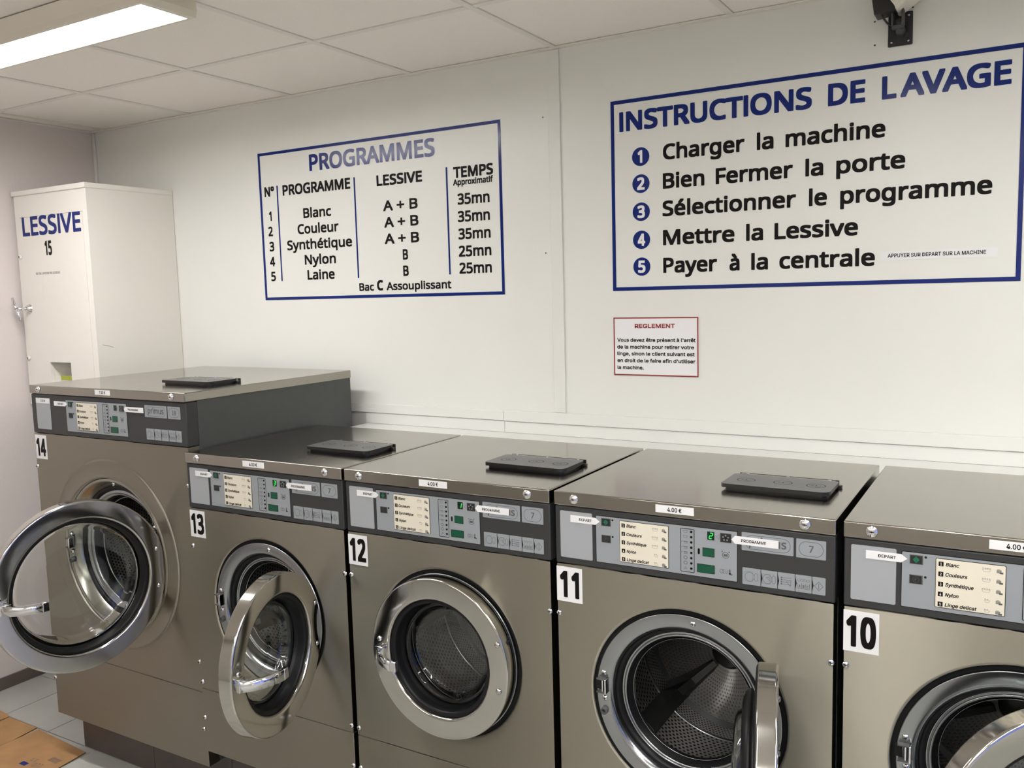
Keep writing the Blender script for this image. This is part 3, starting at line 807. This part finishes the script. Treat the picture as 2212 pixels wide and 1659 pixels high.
    part('drum_hub', 'hub', lambda: MB().lathe([(.0001,yh-.012),(.038,yh-.012),(.046,yh-.007),(.048,yh+.012)], 40, (0,0)).mesh('drum_hub', BLACK), dr)
    def lifter():
        mb = MB()
        secs = [(y1+.012,R-.002,.024,y1+.020,R-.035,.012), (y1+.045,R-.002,.030,y1+.045,R-.060,.010), (y2-.05,R-.002,.030,y2-.075,R-.060,.010),
                (y2+.014,R-.030,.030,y2-.068,(R-.060)*.72,.009), (yh+.022,.070,.018,yh-.008,.052,.007)]
        vs = [[mb.bm.verts.new(p) for p in ((-wb,yb_,-rb),(-wc,yc,-rc),(wc,yc,-rc),(wb,yb_,-rb))] for yb_,rb,wb,yc,rc,wc in secs]
        for q in range(len(vs)-1):
            for i2 in range(3): mb.bm.faces.new([vs[q][i2], vs[q][i2+1], vs[q+1][i2+1], vs[q+1][i2]])
        mb.bm.faces.new(vs[0]); mb.bm.faces.new(vs[-1][::-1])
        return mb.mesh('lifter', LIFT)
    lm = shared((key,'lift'), lifter)
    for k3 in range(3):
        o = new_obj('lifter', lm, dr, (0, 0, 0)); o.rotation_euler = (0, .785+jitter+k3*2*PI/3, 0)
    # ---------------- door (origin on the hinge axis)
    hy = -.020
    d = hx
    if not big: RD, RI, RG = .2155, .158, .124
    else: RD, RI, RG = .2665, .2105, .185
    RS = RI-.006
    oc = (-d, 0)
    w0 = -.014                       # door front plane sits this far in front of the hinge axis
    def doorm():
        mb = MB(); q = RI-.158 if big else 0
        e = RD
        A, ro, ri = w0-.0085, .0055, .0075
        prof = [(RI+.004, w0+.030),(e-.004, w0+.030),(e-.001, w0+.0295),(e, w0+.0283),(e, w0+.0265),(e, A+ro+.004),(e, A+ro+.001)]
        prof += [(e-ro+ro*math.cos(t), A+ro-ro*math.sin(t)) for t in [PI/2*k/6 for k in range(7)]]
        x0_, x1_ = e-ro, RI+ri
        prof += [(x0_-.0006, A-.00003)]+[(x0_+(x1_-x0_)*k/8, A-.0003*math.sin(PI*k/8)) for k in range(1,8)]+[(x1_+.0006, A-.00003)]
        prof += [(RI+ri-ri*math.sin(t), A+ri-ri*math.cos(t)) for t in [PI/2*k/6 for k in range(7)]]
        prof += [(RI, A+ri+.001),(RI-.0006, A+ri+.003)]
        mb.lathe(prof, 128, oc)
        return mb.mesh('door', POLISH)
    do = part('door', 'door', doorm, r, (hx, hy, zc)); do.rotation_euler = (0, 0, math.radians(door_angle))
    def seal():
        mb = MB(); mb.lathe([(RI+.001,w0+.0035),(RI-.002,w0+.0010),(RI-.010,w0+.0025),(RI-.013,w0+.008),(RI-.014,w0+.024),(RI-.016,w0+.028),(RG+.013,w0+.040),(RG+.010,w0+.046),(RG+.007,w0+.052),(RG+.020,w0+.058),(RI+.000,w0+.052),(RI+.006,w0+.046),(RI+.006,w0+.040),(RI+.001,w0+.038),(RI+.008,w0+.031)], 128, oc); mb.lathe([(RI+.004,w0+.0295),(RD-.008,w0+.0335),(RD-.0045,w0+.0315),(RD-.0045,w0+.0295)], 128, oc)  # second lathe: black flange added behind the rim to stand for gap shade
        return mb.mesh('door_seal', RUBBER)
    part('door_seal', 'seal', seal, do)
    def bowl():
        mb = MB(); g = RG; t = .004
        o_ = [(g+.012,w0+.036),(g+.006,w0+.044),(g+.001,w0+.058),(g-.004,w0+.068),(g-.014,w0+.0735),(g*.55,w0+.0765),(.0001,w0+.078)]
        i_ = [(.0001,w0+.073),(g*.55,w0+.0715),(g-.018,w0+.0685),(g-.009,w0+.064),(g-.005,w0+.055),(g+.001,w0+.043),(g+.010,w0+.032),(g+.012,w0+.036)]
        mb.lathe(o_+i_, 128, oc)
        bmesh.ops.remove_doubles(mb.bm, verts=mb.bm.verts, dist=.0003)
        return mb.mesh('door_glass', GLASS)
    part('door_glass', 'bowl', bowl, do)
    rv = shared('rivet', rivet_mesh)
    for z in ((.075,-.046) if not big else (.062,-.062)): new_obj('rivet', rv, do, (-d+(.1875 if not big else .237), w0-.0098, z))
    new_obj('screw', shared('screw', screw_mesh), do, (-d-(.187 if not big else .237), w0-.0098, .024))
    def handle():
        mb = MB(); u0 = (.185 if not big else .236)
        path = [(u0+.003,.004),(u0-.001,-.018),(u0-.013,-.038),(u0-.033,-.055),(u0-.058,-.069),(u0-.088,-.080)]
        th = .0055; hh = .0145
        L_, R_ = [], []
        for i2, (a, b) in enumerate(path):
            p = Vector((a,b)); t = (Vector(path[min(i2+1,len(path)-1)])-Vector(path[max(i2-1,0)])).normalized(); n_ = Vector((-t.y,t.x))
            L_.append(p+n_*th*.5); R_.append(p-n_*th*.5)
        pts = [(-d-p.x, w0+p.y) for p in L_]+[(-d-p.x, w0+p.y) for p in R_[::-1]]
        # build sections so that the cover can be bevelled
        n = len(path)
        rg = []
        for i2 in range(n):
            a, b = (-d-L_[i2].x, w0+L_[i2].y), (-d-R_[i2].x, w0+R_[i2].y)
            rg.append([mb.bm.verts.new((*a,-hh)), mb.bm.verts.new((*b,-hh)), mb.bm.verts.new((*b,hh)), mb.bm.verts.new((*a,hh))])
        for i2 in range(n-1):
            for q in range(4):
                f = mb.bm.faces.new([rg[i2][q], rg[i2][(q+1)%4], rg[i2+1][(q+1)%4], rg[i2+1][q]]); f.smooth = q in (1,3)
        mb.bm.faces.new(rg[0]); mb.bm.faces.new(rg[-1][::-1])
        # end knuckle and mounting bracket
        ex, ey = -d-(u0-.088), w0-.080
        mb.box((ex-.001,ey-.004,-hh),(ex+.018,ey+.010,hh), .002, 0, 1)
        mb.box((-d-u0-.006, w0-.014, -hh-.002),(-d-u0+.008, w0-.006, hh+.004), .0015, 0, 1)
        mb.box((-d-u0-.004, w0-.030, hh+.001),(-d-u0+.022, w0-.012, hh+.004), .0008, 0, 1)
        bmesh.ops.transform(mb.bm, matrix=Matrix.Translation((0,0,-.008)), verts=mb.bm.verts)
        return mb.mesh('door_handle', [CHROME, GREYB])
    part('door_handle', 'handle', handle, do)
    # hinge arm carried by the door
    part('hinge_arm', 'arm', lambda: MB().box((-.012,-.004,-.070),(.014,.010,.080), .003).mesh('hinge_arm', BLACK), do)
    return r
LIFT = mat('lifter_steel', (.055,.055,.055), .32, .8)

std = dict(F=-.896, W=.3225, zl0=1.2014, zl1=1.235, depth=.599, zf=1.0575, zseam=.4595, zbot=.245, dcz=.762, price='4.00 €')
washer(-.593, -.875, .419, 1.389, 1.4196, .7895, 1.244, .4300, .172, .84, '14', '7.50 €',
       'largest and tallest washing machine, numbered 14, at the left end with grey side', 79, big=True)
washer(.1575, number='13', label='washing machine numbered 13 with its round door swung wide open and handle showing', door_angle=102.6, digit='3', jitter=.3, **std)
washer(.812, number='12', label='washing machine numbered 12 with its round door closed', door_angle=0, digit='1', jitter=.8, **std)
washer(1.469, number='11', label='washing machine numbered 11 with its door open edge-on and the steel drum in view', door_angle=103.5, digit='2', jitter=0, **std)
washer(2.128, number='10', label='rightmost washing machine numbered 10, cut by the picture edge, door ajar', door_angle=37, jitter=.5, **std)

# ================================================================== DETERGENT CABINET
cab = empty('detergent_cabinet', (-1.51, -.43, 1.262))
tag(cab, 'tall cream detergent dispenser cabinet in the corner lettered LESSIVE', 'cabinet')
def C_(mb, name, m, par=cab): return mb.obj(name, m, par, (1.51, .43, -1.262) if par is cab else None)
x0, x1, yf, z0, z1 = -1.768, -1.253, -.430, 1.262, 2.205
bx0, bx1, bz0, bz1 = -1.594, -1.444, 1.37, 1.4545      # collection niche
mb = MB()
mb.box((x0, yf, z0), (x0+.03, -.002, z1-.02)); mb.box((x1-.03, yf, z0), (x1, -.002, z1-.02)); mb.box((x0+.03, -.01, z0), (x1-.03, -.002, z1-.02)); mb.box((x0+.03, yf, z0), (x1-.03, -.012, z0+.02))
mb.box((x0+.03, yf, z1-.115), (x1-.03, yf+.02, z1-.02))
C_(mb, 'cabinet_body', CREAM)
C_(MB().box((x0-.008, yf-.008, z1-.022), (x1+.004, -.001, z1), .003), 'cabinet_cap', CREAM)
# door panel with the niche cut out
dx0, dx1, dz0, dz1 = x0+.032, -1.286, z0+.03, 2.0885
mb = MB()
yd = yf-.002
mb.box((dx0,yd,dz0),(bx0,yf+.014,dz1)); mb.box((bx1,yd,dz0),(dx1,yf+.014,dz1)); mb.box((bx0,yd,bz1),(bx1,yf+.014,dz1)); mb.box((bx0,yd,dz0),(bx1,yf+.014,bz0))
cd = C_(mb, 'cabinet_door', CREAM)
C_(MB().box((dx1+.001,yf-.0005,z0+.03),(x1-.03,yf+.014,dz1)), 'door_stile', CREAM)
MB().box((dx0+.002, yf+.0005, dz1+.0005),(dx1-.002, yf+.016, dz1+.0045)).obj('door_gap', SHADE, cd)
mb = MB(); mb.box((bx0-.003,yf+.015,bz0-.003),(bx0,-.33,bz1+.003)); mb.box((bx1,yf+.015,bz0-.003),(bx1+.003,-.33,bz1+.003)); mb.box((bx0,yf+.015,bz1),(bx1,-.33,bz1+.003)); mb.box((bx0,-.333,bz0),(bx1,-.33,bz1)); mb.box((bx0,yf+.015,bz0-.003),(bx1,-.33,bz0))
mb.obj('niche', CREAM, cd)
MB().box((bx0+.062,yf+.004,bz0+.006),(bx1-.001,yf+.006,bz0+.026)).obj('green_strip', OLIVE, cd)
letters(MB(), 'LESSIVE', -1.716, -1.298, 2.007, .083, yd-.0004, bold=.0034).obj('lettering', BLUE, cd)
letters(MB(), '15', -1.562, -1.512, 1.919, .062, yd-.0004, bold=.0028).obj('lettering', INK, cd)
letters(MB(), '50 Cts LA DOSE DE LESSIVE', -1.643, -1.468, 1.838, .0095, yd-.0004, 'gro', .0002).obj('lettering', PRINT, cd)
MB().box((-1.668,yd-.001,1.716),(-1.602,yd,1.719)).box((-1.603,yd-.0008,1.719),(-1.6015,yd,1.818)).obj('coin_plate_edge', CREAM, cd)
mb = MB()
mb.lathe([(.0001,yd-.016),(.011,yd-.016),(.014,yd-.013),(.019,yd-.003),(.021,yd)], 24, (-1.713,1.690))
mb.tube([(-1.713,yd-.012,1.690),(-1.716,yd-.055,1.690)], .0075, 12)
mb.tube([(-1.716,yd-.055,1.690),(-1.732,yd-.056,1.702),(-1.742,yd-.057,1.740)], [.009,.0085,.006], 12)
mb.tube([(-1.716,yd-.055,1.690),(-1.708,yd-.056,1.668),(-1.700,yd-.057,1.640)], [.009,.007,.005], 12)
mb.obj('turn_handle', CHROME, cd)
for z in (1.919, 1.470):
    mb = MB(); mb.lathe([(.0001,yd-.008),(.006,yd-.007),(.009,yd-.002),(.010,yd)], 16, (-1.748,z)); mb.box((-1.7475,yd-.0095,z-.0045),(-1.7455,yd-.007,z+.0045), mi=1)
    mb.obj('cam_lock', [CREAM, DARK], cd)
mb = MB(); mb.tube([(x1+.0006,-.405,1.532),(x1+.0006,-.385,1.528),(x1+.0006,-.355,1.518)], .0006, 6)
C_(mb, 'scratch_mark', PRINT)

# ================================================================== LIGHTS
def fixture(x0, x1, y0, y1, label, ends=True):
    xm, ym = (x0+x1)/2, (y0+y1)/2
    f = empty('ceiling_light', (xm, ym, ZC)); tag(f, label, 'ceiling light', 'fluorescent ceiling lights')
    hx, hy = (x1-x0)/2, (y1-y0)/2; zb = -.052
    # trough housing: flared side walls, open below
    mb = MB()
    out_b = [(-hx,-hy),(hx,-hy),(hx,hy),(-hx,hy)]; lip = .010
    in_b = [(-hx+.022,-hy+lip),(hx-.022,-hy+lip),(hx-.022,hy-lip),(-hx+.022,hy-lip)]
    top = [(-hx+.004,-hy-.028),(hx-.004,-hy-.028),(hx-.004,hy+.004),(-hx+.004,hy+.004)]
    mid = [(-hx-.004,-hy-.006),(hx+.006,-hy-.006),(hx+.006,hy+.001),(-hx-.004,hy+.001)]
    V = lambda ps, z: [mb.bm.verts.new((p[0],p[1],z)) for p in ps]
    a, m_, b, c, d_ = V(top,-.001), V(mid,zb+.016), V(out_b,zb), V(in_b,zb), V(in_b,zb+.012)
    for A, B_ in ((a,m_),(m_,b),(b,c),(c,d_)):
        for i in range(4): mb.bm.faces.new([A[i],A[(i+1)%4],B_[(i+1)%4],B_[i]])
    mb.bm.faces.new(a)
    mb.obj('housing', LAMPW, f)
    mb = MB(); mb.box((-hx+.0225,-hy+lip+.0005,zb+.006),(hx-.0225,hy-lip-.0005,zb+.009)); mb.obj('diffuser', LAMPE, f)
    return f
fixture(-1.30, .150, -1.185, -1.020, 'lit fluorescent ceiling light at the top left corner of the picture')
fixture(2.35, 3.75, -1.185, -1.020, 'fluorescent ceiling light out of view on the right, near the back wall')
fixture(-.3, 1.1, -3.55, -3.385, 'added fluorescent ceiling light, unseen, near the front wall, left one')  # unseen lamp added to brighten the ceiling and wall top
fixture(1.57, 1.735, -3.05, -1.60, 'added fluorescent ceiling light, unseen, running lengthwise beside the camera')  # unseen lamp placed to give the rightmost washer front its bright streak
fixture(1.6, 3.0, -3.55, -3.385, 'added fluorescent ceiling light, unseen, near the front wall, right one')  # unseen lamp added to light the washer fronts
fixture(2.9, 3.065, -3.05, -1.60, 'added fluorescent ceiling light, unseen, at the window side')  # another added lamp, unseen, lighting the fronts from the right

# ================================================================== SECURITY CAMERA
cc = empty('security_camera', (1.786, 0, 2.402)); tag(cc, 'security camera on a square black wall plate above the instructions sign', 'camera')
mb = MB(); mb.box((-.0315,-.006,-.0445),(.0315,-.0003,.0445), .003)
pt = mb.obj('wall_plate', CAMB, cc)
for x, z in ((.021,.034),(-.022,-.033),(.021,-.034),(-.022,.034)):
    MB().lathe([(.0001,-.0025),(.0028,-.002),(.0036,0)], 12).obj('screw', RINGST, pt, (x,-.006,z))
mb = MB()
mb.tube([(.002,-.006,-.008),(.002,-.030,-.006),(.004,-.055,.010)], [.014,.012,.009], 14)
mb.box((-.016,-.072,-.004),(-.011,-.040,.040), .001); mb.box((.010,-.072,-.006),(.015,-.036,.044), .001); mb.box((-.016,-.060,-.010),(.015,-.040,.000), .002)
mb.obj('bracket', GREYB, cc)
# body: white weather housing seen from behind with a dark hood
def rbox_obj(name, m, size, loc, rot, bev=.006):
    o = MB().box((-size[0]/2,-size[1]/2,-size[2]/2),(size[0]/2,size[1]/2,size[2]/2), bev, seg=3).obj(name, m, cc, loc); o.rotation_euler = rot; return o
rbox_obj('housing', CAMW, (.070,.090,.060), (.012,-.062,.072), (0,math.radians(-35),0), .006)
rbox_obj('hood', CAMB, (.053,.064,.060), (-.032,-.074,.0554), (0,math.radians(-8),0), .002)
MB().tube([(-.038,-.085,.030),(-.034,-.085,.016),(-.024,-.068,.003),(-.012,-.045,.000),(-.004,-.012,-.002)], .0028, 8).obj('cable', CAMB, cc)

# ================================================================== CARDBOARD ON THE FLOOR
def sheet(pts, z0, z1, label, name='cardboard_sheet', marks=None):
    mx = sum(p[0] for p in pts)/len(pts); my = sum(p[1] for p in pts)/len(pts)
    mb = MB(); mb.prism([(p[0]-mx, p[1]-my) for p in pts], z0, z1, 0, 'z')
    for f in mb.bm.faces:
        if abs(f.calc_center_median().z-(z0+z1)/2) < 1e-5: f.material_index = 1
    o = mb.obj(name, [CARDB, CARDE], None, (mx, my, 0)); tag(o, label, 'cardboard', 'flattened cardboard on the floor')
    return o, mx, my
sheet([(-1.75,-.775),(-1.528,-.786),(-1.498,-.796),(-1.500,-.845),(-1.52,-1.15),(-1.75,-1.15)], .0003, .0045, 'flattened cardboard piece on the white floor tiles nearest the left wall')
sheet([(-1.494,-.798),(-1.299,-.797),(-1.286,-.905),(-1.29,-1.25),(-1.512,-1.25),(-1.490,-.85)], .0003, .0045, 'middle flattened cardboard piece on the floor between two others')
o, mx, my = sheet([(-1.284,-.912),(-1.279,-.802),(-1.216,-.806),(-.938,-.824),(-.925,-.949),(-.93,-1.40),(-1.282,-1.40)], .0003, .0050, 'flattened cardboard piece with printed marks, closest to the big washing machine')
mb = MB()
def flat(mb, text, x, y, sx, sy, ang, z=.0053):
    vs, fs = glyphs(text, 'gro'); c_, s_ = math.cos(ang), math.sin(ang)
    V = [mb.bm.verts.new((x-mx+(v[0]*sx)*c_-(v[1]*sy)*s_, y-my+(v[0]*sx)*s_+(v[1]*sy)*c_, z)) for v in vs]
    for f in fs: mb.bm.faces.new([V[i] for i in f])
flat(mb, '077', -1.035, -.985, .034, .050, .12); flat(mb, 'LI', -1.075, -.962, .045, .035, .1)
for k in range(9): mb.face([(-1.015-mx+k*.006,-.93-my,.0053),(-1.012-mx+k*.006,-.93-my,.0053),(-1.008-mx+k*.006,-.905-my+.004*(k%3),.0053),(-1.011-mx+k*.006,-.905-my,.0053)])
mb.obj('print_mark', PRINT, o)
MB().box((-1.09-mx,-.995-my,.0051),(-1.055-mx,-.975-my,.0053)).obj('print_bar', BLUE, o)

bpy.context.view_layer.update()
